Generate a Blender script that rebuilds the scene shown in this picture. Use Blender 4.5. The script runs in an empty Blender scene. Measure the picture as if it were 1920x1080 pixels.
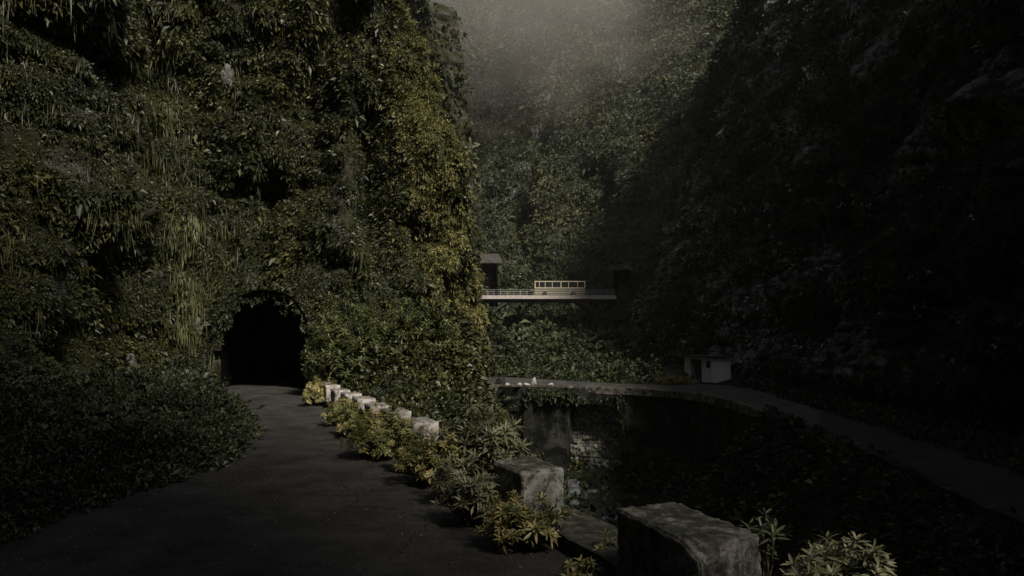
import bpy, bmesh, math
import numpy as np
from mathutils import Vector, Matrix, noise as mnoise

# ------------------------------------------------------------------ camera, sky, sun, exposure
CAM = np.array([0.0, 0.0, 2.3]); F = 1371.0; HOR = 635.0
scn = bpy.context.scene
cam_d = bpy.data.cameras.new('camera'); cam = bpy.data.objects.new('camera', cam_d)
scn.collection.objects.link(cam); scn.camera = cam
cam_d.sensor_width = 36.0; cam_d.lens = 36.0 * F / 1920.0
cam_d.clip_start = 0.1; cam_d.clip_end = 3000
cam.location = CAM.tolist()
cam.rotation_euler = (math.radians(90) + math.atan((HOR - 540) / F), 0, 0)

SUN_FROM = Vector((0.6, -0.8, 0)).normalized(); SUN_EL = math.radians(46)
world = bpy.data.worlds.new('World'); scn.world = world; world.use_nodes = True
wn = world.node_tree
sky = wn.nodes.new('ShaderNodeTexSky'); sky.sky_type = 'NISHITA'; sky.sun_disc = False
sky.sun_elevation = SUN_EL; sky.sun_rotation = math.atan2(SUN_FROM.x, SUN_FROM.y)
bg = wn.nodes['Background']; bg.inputs['Strength'].default_value = 0.072
hsv = wn.nodes.new('ShaderNodeHueSaturation'); hsv.inputs['Saturation'].default_value = 0.35   # thin overcast greys the sky
wn.links.new(sky.outputs['Color'], hsv.inputs['Color']); wn.links.new(hsv.outputs['Color'], bg.inputs['Color'])
sd = bpy.data.lights.new('sun', 'SUN'); sd.energy = 5.0; sd.angle = math.radians(8); sd.color = (1.0, 0.90, 0.76)
sun = bpy.data.objects.new('sun', sd); scn.collection.objects.link(sun)
sdir = SUN_FROM * math.cos(SUN_EL) + Vector((0, 0, math.sin(SUN_EL)))
sun.rotation_euler = sdir.to_track_quat('Z', 'Y').to_euler()
scn.view_settings.view_transform = 'Standard'; scn.view_settings.look = 'None'
scn.view_settings.exposure = -0.12; scn.view_settings.gamma = 1.0
scn.render.engine = 'CYCLES'
scn.cycles.max_bounces = 5; scn.cycles.diffuse_bounces = 3; scn.cycles.volume_bounces = 0
scn.cycles.transparent_max_bounces = 8; scn.cycles.use_denoising = True

rng = np.random.default_rng(7)
COL = scn.collection

# ------------------------------------------------------------------ noise
def _h(ix, iy, iz, seed):
    h = (ix.astype(np.uint32) * np.uint32(374761393) + iy.astype(np.uint32) * np.uint32(668265263)
         + iz.astype(np.uint32) * np.uint32(2147483647 - 1013) + np.uint32(seed * 974711 % 4294967295))
    h ^= h >> np.uint32(13); h = h * np.uint32(1274126177); h ^= h >> np.uint32(16)
    h = h * np.uint32(2246822519); h ^= h >> np.uint32(13)
    return (h & np.uint32(0xffffff)).astype(np.float64) / 0xffffff

def vnoise(p, seed=0):
    """smooth value noise in [-1,1]; p (...,3)"""
    f = np.floor(p); t = p - f; t = t * t * t * (t * (t * 6 - 15) + 10)
    i = f.astype(np.int64)
    out = 0
    for a in (0, 1):
        for b in (0, 1):
            for c in (0, 1):
                w = (t[..., 0] if a else 1 - t[..., 0]) * (t[..., 1] if b else 1 - t[..., 1]) * (t[..., 2] if c else 1 - t[..., 2])
                out = out + w * _h(i[..., 0] + a, i[..., 1] + b, i[..., 2] + c, seed)
    return out * 2 - 1

def fbm(p, octaves=4, seed=0, gain=0.5):
    s = 0; a = 1; n = 0
    for o in range(octaves):
        s = s + a * vnoise(p * (2.03 ** o) + o * 17.3, seed + o); n += a; a *= gain
    return s / n

def billow(p, octaves=3, seed=0):
    s = 0; a = 1; n = 0
    for o in range(octaves):
        s = s + a * (1 - 2 * np.abs(vnoise(p * (2.1 ** o) + o * 9.1, seed + o)) ** 0.8); n += a; a *= 0.5
    return -s / n

def sm(a, b, x):
    t = np.clip((x - a) / (b - a), 0, 1); return t * t * (3 - 2 * t)

# ------------------------------------------------------------------ tagging and mesh helpers
def tag(o, label=None, cat=None, group=None, kind=None):
    if label: o['label'] = label
    if cat: o['category'] = cat
    if group: o['group'] = group
    if kind: o['kind'] = kind
    return o

def np_mesh(name, V, Q, mats, smooth=True, parent=None, tint=None):
    """quads Q (n,4) or tris (n,3)"""
    V = np.ascontiguousarray(V, dtype=np.float32).reshape(-1, 3); Q = np.ascontiguousarray(Q, dtype=np.int32)
    me = bpy.data.meshes.new(name); k = Q.shape[1]
    me.vertices.add(len(V)); me.vertices.foreach_set('co', V.ravel())
    me.loops.add(Q.size); me.loops.foreach_set('vertex_index', Q.ravel())
    me.polygons.add(len(Q)); me.polygons.foreach_set('loop_start', np.arange(0, Q.size, k, dtype=np.int32))
    me.polygons.foreach_set('loop_total', np.full(len(Q), k, dtype=np.int32))
    me.polygons.foreach_set('use_smooth', np.full(len(Q), smooth))
    if tint is not None:
        at = me.attributes.new('tint', 'FLOAT', 'POINT'); at.data.foreach_set('value', np.asarray(tint, dtype=np.float32))
    me.update(calc_edges=True)
    for m in (mats if isinstance(mats, (list, tuple)) else [mats]): me.materials.append(m)
    o = bpy.data.objects.new(name, me); COL.objects.link(o)
    if parent is not None: o.parent = parent
    return o

def grid_faces(n, m, keep=None):
    i = np.arange(n * m).reshape(n, m)
    q = np.stack([i[:-1, :-1], i[1:, :-1], i[1:, 1:], i[:-1, 1:]], -1).reshape(-1, 4)
    if keep is not None: q = q[keep.reshape(-1)]
    return q

def empty(name, loc, rz=0):
    o = bpy.data.objects.new(name, None); COL.objects.link(o); o.location = loc; o.rotation_euler = (0, 0, rz)
    o.empty_display_size = 0.3
    return o

class MB:
    """collects shapes into one mesh"""
    def __init__(s): s.bm = bmesh.new()
    def box(s, x0, x1, y0, y1, z0, z1, rz=0, c=None):
        vs = [s.bm.verts.new((x, y, z)) for x in (x0, x1) for y in (y0, y1) for z in (z0, z1)]
        for f in ((0, 1, 3, 2), (4, 6, 7, 5), (0, 4, 5, 1), (2, 3, 7, 6), (0, 2, 6, 4), (1, 5, 7, 3)):
            s.bm.faces.new([vs[i] for i in f])
        if rz:
            bmesh.ops.rotate(s.bm, verts=vs, cent=c or (0, 0, 0), matrix=Matrix.Rotation(rz, 3, 'Z'))
        return s
    def bar(s, a, b, w, h=None):
        a = Vector(a); b = Vector(b); d = b - a; L = d.length; h = h or w
        q = d.to_track_quat('X', 'Z'); m = Matrix.Translation(a) @ q.to_matrix().to_4x4()
        n0 = len(s.bm.verts)
        s.box(0, L, -w / 2, w / 2, -h / 2, h / 2); s.bm.verts.ensure_lookup_table()
        for v in s.bm.verts[n0:]: v.co = m @ v.co
        return s
    def cyl(s, a, b, r, seg=16, r2=None):
        a = Vector(a); b = Vector(b); d = b - a
        m = Matrix.Translation((a + b) / 2) @ d.to_track_quat('Z', 'Y').to_matrix().to_4x4()
        bmesh.ops.create_cone(s.bm, cap_ends=True, segments=seg, radius1=r, radius2=r if r2 is None else r2, depth=d.length, matrix=m)
        return s
    def prism(s, pts, dvec):
        a = [s.bm.verts.new(p) for p in pts]; b = [s.bm.verts.new(Vector(p) + Vector(dvec)) for p in pts]
        n = len(pts); s.bm.faces.new(a); s.bm.faces.new(b[::-1])
        for i in range(n): s.bm.faces.new((a[i], b[i], b[(i + 1) % n], a[(i + 1) % n]))
        return s
    def build(s, name, mat, parent=None, bevel=0, smooth=False, loc=None):
        bmesh.ops.recalc_face_normals(s.bm, faces=s.bm.faces)
        me = bpy.data.meshes.new(name); s.bm.to_mesh(me); s.bm.free(); me.materials.append(mat)
        if smooth:
            for p in me.polygons: p.use_smooth = True
        o = bpy.data.objects.new(name, me); COL.objects.link(o)
        if parent is not None: o.parent = parent
        if loc is not None: o.location = loc
        if bevel:
            b = o.modifiers.new('edge', 'BEVEL'); b.width = bevel; b.segments = 2; b.limit_method = 'ANGLE'
        return o

# ------------------------------------------------------------------ materials
def newmat(name):
    m = bpy.data.materials.new(name); m.use_nodes = True
    nt = m.node_tree; b = nt.nodes['Principled BSDF']
    return m, nt, b, nt.nodes, nt.links

def ramp(nt, fac, stops, interp='LINEAR'):
    r = nt.nodes.new('ShaderNodeValToRGB'); r.color_ramp.interpolation = interp
    e = r.color_ramp.elements
    while len(e) < len(stops): e.new(0.5)
    for k, (p, c) in zip(e, stops): k.position = p; k.color = (*c, 1) if len(c) == 3 else c
    nt.links.new(fac, r.inputs['Fac']); return r.outputs['Color']

def noise_n(nt, scale, detail=6, rough=0.6, coord=None, scl=None):
    n = nt.nodes.new('ShaderNodeTexNoise'); n.inputs['Scale'].default_value = scale
    n.inputs['Detail'].default_value = detail; n.inputs['Roughness'].default_value = rough
    if coord is None:
        g = nt.nodes.new('ShaderNodeNewGeometry'); coord = g.outputs['Position']
    if scl:
        mp = nt.nodes.new('ShaderNodeMapping'); mp.inputs['Scale'].default_value = scl
        nt.links.new(coord, mp.inputs['Vector']); coord = mp.outputs['Vector']
    nt.links.new(coord, n.inputs['Vector']); return n.outputs['Fac']

def mixc(nt, fac, a, b, mode='MIX'):
    m = nt.nodes.new('ShaderNodeMix'); m.data_type = 'RGBA'; m.blend_type = mode
    for k, v in ((0, fac), (6, a), (7, b)):
        if isinstance(v, (int, float)): m.inputs[k].default_value = v
        elif isinstance(v, tuple): m.inputs[k].default_value = (*v, 1)
        else: nt.links.new(v, m.inputs[k])
    return m.outputs[2]

def bump(nt, b, h, strength=0.5, dist=0.05):
    n = nt.nodes.new('ShaderNodeBump'); n.inputs['Strength'].default_value = strength
    n.inputs['Distance'].default_value = dist
    nt.links.new(h, n.inputs['Height']); nt.links.new(n.outputs['Normal'], b.inputs['Normal'])

def leaf_mat(name, stops, rough=0.45, spec=0.35, scale=0.35):
    m, nt, b, N, L = newmat(name)
    a = N.new('ShaderNodeAttribute'); a.attribute_name = 'tint'
    big = noise_n(nt, scale, 3)
    ad = N.new('ShaderNodeMath'); ad.operation = 'MULTIPLY_ADD'; ad.inputs[1].default_value = 0.55; L.new(a.outputs['Fac'], ad.inputs[0])
    s2 = N.new('ShaderNodeMath'); s2.operation = 'MULTIPLY_ADD'; s2.inputs[1].default_value = 1.3; s2.inputs[2].default_value = -0.42
    L.new(big, s2.inputs[0]); L.new(s2.outputs[0], ad.inputs[2])
    c = ramp(nt, ad.outputs[0], stops); L.new(c, b.inputs['Base Color'])
    b.inputs['Roughness'].default_value = rough; b.inputs['Specular IOR Level'].default_value = spec
    return m

def rock_mat(name, dark, light, moss, mscale=0.5, thr=(0.42, 0.6), fine=4.0, strata=(1, 1, 2.5), rough=0.85):
    m, nt, b, N, L = newmat(name)
    n1 = noise_n(nt, fine * 0.5, 8, 0.65, scl=strata)
    c = ramp(nt, n1, [(0.3, dark), (0.55, tuple(x * 0.5 + y * 0.5 for x, y in zip(dark, light))), (0.68, light)])
    n2 = noise_n(nt, mscale, 6, 0.6)
    f = ramp(nt, n2, [(thr[0], (0, 0, 0)), (thr[1], (1, 1, 1))])
    mo = ramp(nt, noise_n(nt, 5, 5), [(0.3, tuple(x * 0.5 for x in moss)), (0.7, moss)])
    L.new(mixc(nt, f, c, mo), b.inputs['Base Color'])
    b.inputs['Roughness'].default_value = rough; b.inputs['Specular IOR Level'].default_value = 0.2
    bump(nt, b, noise_n(nt, fine, 10, 0.7), 0.9, 0.25)
    return m

M_cliff = rock_mat('mossy_rock', (0.02, 0.02, 0.017), (0.13, 0.12, 0.10), (0.030, 0.035, 0.012), 0.35, (0.40, 0.54))
M_cliffR = rock_mat('grey_rock', (0.014, 0.015, 0.015), (0.36, 0.36, 0.34), (0.022, 0.030, 0.013), 1.1, (0.42, 0.54), fine=4.5)
M_soil = rock_mat('ravine_soil', (0.010, 0.010, 0.008), (0.05, 0.05, 0.04), (0.012, 0.016, 0.006), 0.6)
M_leafL = leaf_mat('cliff_leaf', [(0.0, (0.010, 0.016, 0.006)), (0.45, (0.030, 0.038, 0.012)), (0.75, (0.080, 0.080, 0.024)), (1.0, (0.17, 0.15, 0.055))])
M_leafR = leaf_mat('shade_leaf', [(0.0, (0.012, 0.022, 0.011)), (0.5, (0.034, 0.048, 0.022)), (0.85, (0.085, 0.095, 0.045)), (1.0, (0.10, 0.10, 0.05))], scale=0.12, spec=.2, rough=.55)
M_leafB = leaf_mat('hill_leaf', [(0.0, (0.018, 0.030, 0.016)), (0.45, (0.040, 0.056, 0.022)), (0.8, (0.085, 0.09, 0.035)), (1.0, (0.16, 0.14, 0.08))], scale=0.05, rough=0.6)
M_leafU = leaf_mat('undergrowth_leaf', [(0.0, (0.018, 0.028, 0.014)), (0.5, (0.052, 0.066, 0.030)), (0.85, (0.13, 0.135, 0.065)), (1.0, (0.17, 0.15, 0.07))], scale=0.6)
M_leafY = leaf_mat('olive_leaf', [(0.0, (0.04, 0.055, 0.018)), (0.45, (0.12, 0.13, 0.045)), (0.7, (0.36, 0.31, 0.12)), (1.0, (0.58, 0.48, 0.24))], scale=1.2, rough=0.4)
M_leafP = leaf_mat('pale_leaf', [(0.0, (0.05, 0.065, 0.03)), (0.45, (0.14, 0.15, 0.08)), (0.8, (0.26, 0.25, 0.15)), (1.0, (0.42, 0.38, 0.26))], scale=1.2, rough=0.4)
def plain(name, col, rough=0.7, nsc=3.0, var=0.5, bmp=0.3, metal=0):
    m, nt, b, N, L = newmat(name)
    c = ramp(nt, noise_n(nt, nsc, 8, 0.7), [(0.3, tuple(x * (1 - var) for x in col)), (0.7, col)])
    L.new(c, b.inputs['Base Color']); b.inputs['Roughness'].default_value = rough; b.inputs['Metallic'].default_value = metal
    if bmp: bump(nt, b, noise_n(nt, nsc * 6, 8, 0.7), bmp, 0.02)
    return m
M_shrub = leaf_mat('shrub_leaf', [(0.0, (0.03, 0.045, 0.018)), (0.5, (0.10, 0.12, 0.045)), (0.85, (0.19, 0.195, 0.085)), (1.0, (0.28, 0.27, 0.15))], scale=0.8)
M_stem = plain('stem_bark', (0.09, 0.07, 0.045), 0.8, 8)
M_dark = plain('tunnel_darkness', (0.006, 0.006, 0.006), 1.0, 1); M_dark.node_tree.nodes['Principled BSDF'].inputs['Specular IOR Level'].default_value = 0.0  # near-black colour stands in for the unlit depth of tunnel and portals

def asphalt(name, lo, hi, spk):
    m, nt, b, N, L = newmat(name)
    big = noise_n(nt, 0.5, 5, 0.6, scl=(1.6, 0.6, 1)); c = ramp(nt, big, [(0.3, lo), (0.7, hi)])
    fine = noise_n(nt, 70, 3, 0.7); sp = ramp(nt, fine, [(0.53, (0, 0, 0)), (0.66, (1, 1, 1))])
    c = mixc(nt, sp, c, spk)
    mid = ramp(nt, noise_n(nt, 1.3, 9, 0.72), [(0.35, (0.5, 0.5, 0.5)), (0.65, (1.5, 1.5, 1.5))])
    c = mixc(nt, 1.0, c, mid, 'MULTIPLY')
    vo = N.new('ShaderNodeTexVoronoi'); vo.feature = 'DISTANCE_TO_EDGE'; vo.inputs['Scale'].default_value = 0.45
    g = N.new('ShaderNodeNewGeometry'); ns = N.new('ShaderNodeTexNoise'); ns.inputs['Scale'].default_value = 1.5; ns.inputs['Detail'].default_value = 8
    L.new(g.outputs['Position'], ns.inputs['Vector'])
    va = N.new('ShaderNodeVectorMath'); va.operation = 'ADD'; L.new(g.outputs['Position'], va.inputs[0]); L.new(ns.outputs['Color'], va.inputs[1])
    L.new(va.outputs[0], vo.inputs['Vector'])
    cr = ramp(nt, vo.outputs['Distance'], [(0.0, (0.35, 0.35, 0.35)), (0.012, (1, 1, 1))])
    c = mixc(nt, 1.0, c, cr, 'MULTIPLY')
    L.new(c, b.inputs['Base Color']); b.inputs['Roughness'].default_value = 0.8; b.inputs['Specular IOR Level'].default_value = 0.25
    bump(nt, b, noise_n(nt, 30, 8, 0.85), 1.0, 0.03)
    return m
M_road = asphalt('asphalt', (0.021, 0.0205, 0.019), (0.050, 0.048, 0.045), (0.16, 0.155, 0.145))
M_road_shaded = asphalt('shaded_asphalt', (0.009, 0.009, 0.009), (0.024, 0.024, 0.023), (0.06, 0.06, 0.055))  # darker asphalt copy carrying the shade of the right-hand road
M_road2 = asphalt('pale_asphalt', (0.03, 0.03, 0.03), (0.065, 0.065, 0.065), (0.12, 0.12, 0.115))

def concrete(name, dark, mid, light, moss=(0.03, 0.035, 0.015), sc=2.2, mossy=0.5):
    m, nt, b, N, L = newmat(name)
    n1 = noise_n(nt, sc, 9, 0.72)
    c = ramp(nt, n1, [(0.33, dark), (0.48, mid), (0.62, light)])
    blot = ramp(nt, noise_n(nt, sc * 3.1, 8, 0.75, scl=(1, 1, 0.95)), [(0.43, (0.13, 0.13, 0.12)), (0.54, (1, 1, 1))])
    c = mixc(nt, 0.85, c, blot, 'MULTIPLY')
    g = N.new('ShaderNodeNewGeometry'); sx = N.new('ShaderNodeSeparateXYZ'); L.new(g.outputs['Normal'], sx.inputs[0])
    up = ramp(nt, sx.outputs['Z'], [(0.4, (0, 0, 0)), (0.9, (1, 1, 1))])
    mf = ramp(nt, noise_n(nt, sc * 2, 8, 0.7), [(0.38, (1, 1, 1)), (0.62, (0.25, 0.25, 0.25))])
    f = mixc(nt, 1.0, up, mf, 'MULTIPLY'); f2 = mixc(nt, mossy, (0.0, 0.0, 0.0), f)
    c = mixc(nt, f2, c, moss)
    pt = ramp(nt, g.outputs['Pointiness'], [(0.52, (0, 0, 0)), (0.60, (0.7, 0.7, 0.7))])
    c = mixc(nt, pt, c, light)
    L.new(c, b.inputs['Base Color']); b.inputs['Roughness'].default_value = 0.9; b.inputs['Specular IOR Level'].default_value = 0.2
    bump(nt, b, noise_n(nt, sc * 8, 10, 0.75), 0.8, 0.03)
    return m
M_block = concrete('weathered_concrete', (0.05, 0.05, 0.045), (0.22, 0.22, 0.20), (0.48, 0.47, 0.44), mossy=0.9)
M_blockD = concrete('shaded_lichened_concrete', (0.03, 0.03, 0.028), (0.11, 0.11, 0.10), (0.34, 0.33, 0.31), sc=3.0, mossy=0.75)  # lichened concrete, darkened so its colour carries the nearest block's shade
M_blockW = concrete('whitewashed_concrete', (0.30, 0.28, 0.27), (0.52, 0.49, 0.47), (0.68, 0.64, 0.62), moss=(0.10, 0.10, 0.075), mossy=0.95)
M_plinth = concrete('plinth_concrete', (0.03, 0.03, 0.028), (0.09, 0.088, 0.08), (0.18, 0.17, 0.16), mossy=0.6)
M_hut = concrete('stained_plaster', (0.55, 0.50, 0.48), (0.76, 0.72, 0.70), (0.85, 0.83, 0.81), sc=0.9, mossy=0)
M_roofslab = plain('roof_slab', (0.05, 0.048, 0.042), 0.9, 2)
M_viaduct = rock_mat('mossy_masonry', (0.010, 0.011, 0.010), (0.10, 0.10, 0.09), (0.007, 0.010, 0.005), 0.9, (0.40, 0.56), fine=3.0, strata=(1, 1, .5))
M_rubble = concrete('rubble_masonry', (0.07, 0.072, 0.06), (0.20, 0.205, 0.18), (0.44, 0.44, 0.40), sc=1.6, mossy=.6)  # paler than the viaduct stone, standing in for light behind the arch
M_kerb = concrete('kerb_concrete', (0.06, 0.055, 0.05), (0.16, 0.15, 0.13), (0.30, 0.27, 0.24), sc=1.0, mossy=0.5)
M_deck = concrete('bridge_concrete', (0.20, 0.18, 0.17), (0.42, 0.38, 0.36), (0.60, 0.54, 0.52), sc=0.5, mossy=0)
M_steel = plain('grey_railing_paint', (0.30, 0.32, 0.31), 0.5, 3)
M_strut = plain('dark_strut_steel', (0.045, 0.047, 0.043), 0.7, 2)
M_portal = concrete('portal_concrete', (0.03, 0.03, 0.03), (0.08, 0.08, 0.077), (0.14, 0.14, 0.13), sc=0.4, mossy=0.2)
M_cream = plain('cream_paint', (0.62, 0.55, 0.40), 0.4, 2, 0.2, 0)
M_busbody = plain('dark_green_paint', (0.12, 0.125, 0.10), 0.35, 2, 0.2, 0)
M_rubber = plain('rubber', (0.015, 0.015, 0.015), 0.9, 5)
M_outcrop = concrete('pale_outcrop', (0.03, 0.03, 0.027), (0.10, 0.10, 0.093), (0.24, 0.235, 0.22), sc=4.0, mossy=.8)
M_white = plain('white_stone', (0.42, 0.41, 0.39), 0.8, 4, 0.3)
M_stone = plain('river_stone', (0.16, 0.175, 0.18), 0.6, 2.2, 0.7, 0.6)
def glass():
    m, nt, b, N, L = newmat('dark_glass'); b.inputs['Base Color'].default_value = (0.01, 0.012, 0.012, 1)
    b.inputs['Roughness'].default_value = 0.12; return m
M_glass = glass()
def water():
    m, nt, b, N, L = newmat('stream_water'); b.inputs['Base Color'].default_value = (0.012, 0.016, 0.014, 1)
    b.inputs['Roughness'].default_value = 0.3
    bump(nt, b, noise_n(nt, 3, 6, 0.7), 0.6, 0.1); return m
M_water = water()

# ------------------------------------------------------------------ plan curves
def polyl(pts, x):  # interpolate x(y)
    p = np.array(pts); return np.interp(x, p[:, 1], p[:, 0])
def smooth_curve(pts, step):
    p = np.array(pts, float); p = np.vstack([2 * p[0] - p[1], p, 2 * p[-1] - p[-2]])
    out = []
    for i in range(1, len(p) - 2):
        L = np.linalg.norm(p[i + 1, :2] - p[i, :2]); n = max(2, int(L / step))
        t = np.linspace(0, 1, n, endpoint=False)[:, None]
        a, b, c, d = p[i - 1], p[i], p[i + 1], p[i + 2]
        out.append(0.5 * ((2 * b) + (-a + c) * t + (2 * a - 5 * b + 4 * c - d) * t ** 2 + (-a + 3 * b - 3 * c + d) * t ** 3))
    out.append(p[-2][None]); return np.vstack(out)
def xL(y): return 1.75 - 0.41 * (y - 6)         # centre line of the parapet
NEAR = [(-12, 64), (-2.6, 61.5), (1.8, 60.8), (6, 58.4), (9.1, 56.9), (12.2, 53.5), (13.4, 49), (13.6, 44), (13.3, 38), (12.1, 26), (10.5, 15.3), (8.9, 0), (8.4, -18)]
FAR = [(-12, 84), (-3.3, 76.4), (2.1, 72.3), (6.7, 66.5), (11.0, 62.8), (15.6, 64.0), (18.2, 60.5), (18.9, 55), (17.7, 46), (17.0, 38), (15.6, 26), (14, 15.3), (12.4, 0), (12, -18)]
ZF = -1.6

# ------------------------------------------------------------------ terrain heightfield
def ground(x, y):
    p = np.stack([x, y, 0 * x], -1)
    # left lip of the ravine
    lip = np.where(y < 16, xL(y) + 0.55, 0)
    lip2 = np.interp(y, [16, 20, 24, 28, 34, 40, 60], [-1.8, -2.0, -2.1, -1.9, -2.6, -4.2, -5.0])
    lip = np.where(y < 16, lip, lip2)
    lip = lip + 0.35 * vnoise(p * 0.45, 5)
    xn = np.interp(y, [q[1] for q in NEAR[::-1]], [q[0] for q in NEAR[::-1]])
    rl = xn + np.interp(y, [35, 43], [-0.6, 1.1])
    xc = np.interp(y, [-20, 5, 20, 35, 50, 57, 62], [5.5, 5.0, 4.2, 5.0, 7.6, 8.2, 8])
    zb = np.interp(y, [-20, 5, 30, 50, 58, 64, 70], [-13, -12, -10.5, -9.2, -8.7, -6.6, -3.2])
    zl = np.interp(y, [14, 22, 28, 34, 45, 60], [-0.05, 0.0, 0.6, 1.2, 0.5, -1.0])
    tl = np.clip((x - lip) / np.maximum(xc - lip, .1), 0, 1); tr = np.clip((rl - x) / np.maximum(rl - xc, .1), 0, 1)
    left = zl + (zb - zl) * (1 - (1 - tl) ** np.interp(y, [30, 40], [2.0, 3.2]))
    right = ZF - 0.1 + (zb - ZF) * (tr ** np.interp(y, [30, 38, 46], [1.0, 0.8, 0.35])) + 0.9 * np.exp(-((x - 11) ** 2 / 4 + (y - 35) ** 2 / 40))
    z = np.where(x < xc, left, np.minimum(right, np.where(x > rl, ZF - 0.1, 9)))
    inr = (x > lip) & (x < rl)
    z = z + np.where(inr, 0.45 * fbm(p * 0.55, 4, 11) * np.clip(np.minimum(tl, tr) * 6, 0, 1), 0)
    z = np.where(x <= lip, np.where(y < 16, -0.03, z), z)
    # flank of the headland beside the tunnel
    road_r = xL(y)
    mound = 3.4 * np.exp(-(((x + 3.6) / 2.2) ** 2 + ((y - 32.5) / 4.5) ** 2))
    mound = mound * sm(0.3, 1.8, x - road_r)
    z = np.where((x <= lip) & (y >= 16), np.where(x < road_r + 0.5, -0.03, -0.03 + mound), z + np.where(x > lip, mound * 0.8, 0))
    # beyond the far road
    yn = np.interp(x, [q[0] for q in FAR[:5]] + [14, 30], [q[1] for q in FAR[:5]] + [63.5, 64]) + 0.3
    ynr = np.interp(x, [-12, -2.6, 1.8, 6, 9.1], [64, 61.5, 60.8, 58.4, 56.9])
    d = y - yn
    far = ZF - 0.35 + 0.05 * np.clip(d, 0, 200) + 0.6 * sm(0, 3, d) + 1.9 * sm(0, 5, d) * (billow(p * 0.2, 3, 3) * 1.0 + 0.0)
    far = far + 7.0 * np.exp(-(((x + 3.2) / 2.2) ** 2 + ((y - 86) / 3.5) ** 2)) * (1 + 0.3 * fbm(p * 0.6, 3, 9))
    far = far + 2.6 * np.exp(-(((x - 3.5) / 4.0) ** 2 + ((y - 98) / 6) ** 2))
    far = far + 0.3 * np.clip(y - 134, 0, 80)
    z = np.where(d > 0, far, z)
    under = (d <= 0) & (y > ynr + 0.3) & (x < 10.2)
    zu = np.where((x > 3.2) , np.minimum(ZF - 1.0, -8.7 + (y - ynr) * 0.85), ZF - 0.35)
    zu = zu + 0.3 * fbm(p * 0.9, 3, 21)
    z = np.where(under, zu, z)
    z = np.where((x > 10.2) & (y > 20) & (d <= 0) & (x > rl), ZF - 0.1, z)
    return z

def make_ground():
    xs = np.arange(-30, 34.01, 0.4); ys = np.arange(-24, 176, 0.4)
    X, Y = np.meshgrid(xs, ys, indexing='ij'); Z = ground(X, Y)
    P = np.stack([X, Y, Z], -1)
    o = np_mesh('ground', P, grid_faces(len(xs), len(ys)), M_soil); tag(o, kind='structure')
    # wide sheet to the horizon, far below, closes the world
    s = 1500.0; b = np_mesh('terrain', [(-s, -s, -14), (s, -s, -14), (s, s, -14), (-s, s, -14)], [[0, 1, 2, 3]], M_soil, False); tag(b, kind='structure')
    return P
GP = make_ground()

# ------------------------------------------------------------------ cliffs
def normals_grid(P):
    du = np.gradient(P, axis=0); dv = np.gradient(P, axis=1); n = np.cross(du, dv)
    n /= np.linalg.norm(n, axis=-1, keepdims=True) + 1e-9; return n

def cliff(name, plan, z0, z1, dz, step, side, lean, disp, mat, keep=None, top=None):
    c = smooth_curve(plan, step); n = len(c)
    t = np.gradient(c[:, :2], axis=0); t /= np.linalg.norm(t, axis=1, keepdims=True)
    k = max(3, int(4 / step)) | 1
    for a in range(2):
        pad = np.pad(t[:, a], k // 2, mode='edge'); t[:, a] = np.convolve(pad, np.ones(k) / k, 'valid')
    t /= np.linalg.norm(t, axis=1, keepdims=True)
    nrm = np.stack([t[:, 1], -t[:, 0]], -1) * side       # outward, towards the gorge
    zs = [z0]
    while zs[-1] < z1: zs.append(zs[-1] + dz * (1 + max(0, zs[-1] - 25) * 0.02))
    zs = np.array(zs)
    P = np.zeros((n, len(zs), 3)); P[..., 0] = c[:, None, 0]; P[..., 1] = c[:, None, 1]; P[..., 2] = zs[None]
    if top is not None:
        hs = np.interp(c[:, 1], *top) / z1; P[..., 2] = np.where(P[..., 2] > 0, P[..., 2] * hs[:, None], P[..., 2])
    off = lean(c, P) + disp(P)
    P[..., 0] += nrm[:, None, 0] * off; P[..., 1] += nrm[:, None, 1] * off
    kp = keep((P[:-1, :-1] + P[1:, 1:]) / 2) if keep else None
    o = np_mesh(name, P, grid_faces(n, len(zs), kp), mat); tag(o, kind='structure')
    N = normals_grid(P); s = np.sign((N[..., :2] * nrm[:, None]).sum(-1).mean()); N *= s
    return P, N

TX, TW, TH = -11.2, 2.15, 4.6                     # tunnel centre, half width, height
PLAN_L = [(12, -60), (11, -44), (9.6, -32), (7.5, -23), (-2.5, -12), (-11, 1), (-12.3, 14), (-13.8, 22), (-15.0, 28), (-14.2, 31.6), (-12.5, 32.6), (-9.5, 32.8), (-7.0, 33.2), (-5.2, 34.2),  # first points, behind the camera, form an unseen spur shaped to cast shade
          (-4.0, 36.8), (-3.4, 41), (-2.9, 46), (-3.6, 53), (-8, 60), (-13, 72), (-13, 95), (-9.5, 118), (-7.2, 134), (-6.2, 140.5), (-2.4, 142.5), (-4, 150), (-25, 166), (-70, 176)]
def leanL(c, P):
    z = P[..., 2]; y = P[..., 1]
    l = -(0.075 + 0.095 * sm(39, 46, y)) * np.clip(z, 0, 300) - 0.1 * np.clip(z - 22, 0, 300)
    hd = sm(33.5, 36, y) * (1 - sm(52, 58, y))
    return l + hd * (1.7 * sm(9, 0, z) + 0.35 * np.exp(-((z - 6) / 3.5) ** 2) - 0.1 * sm(4, 12, z))
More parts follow.
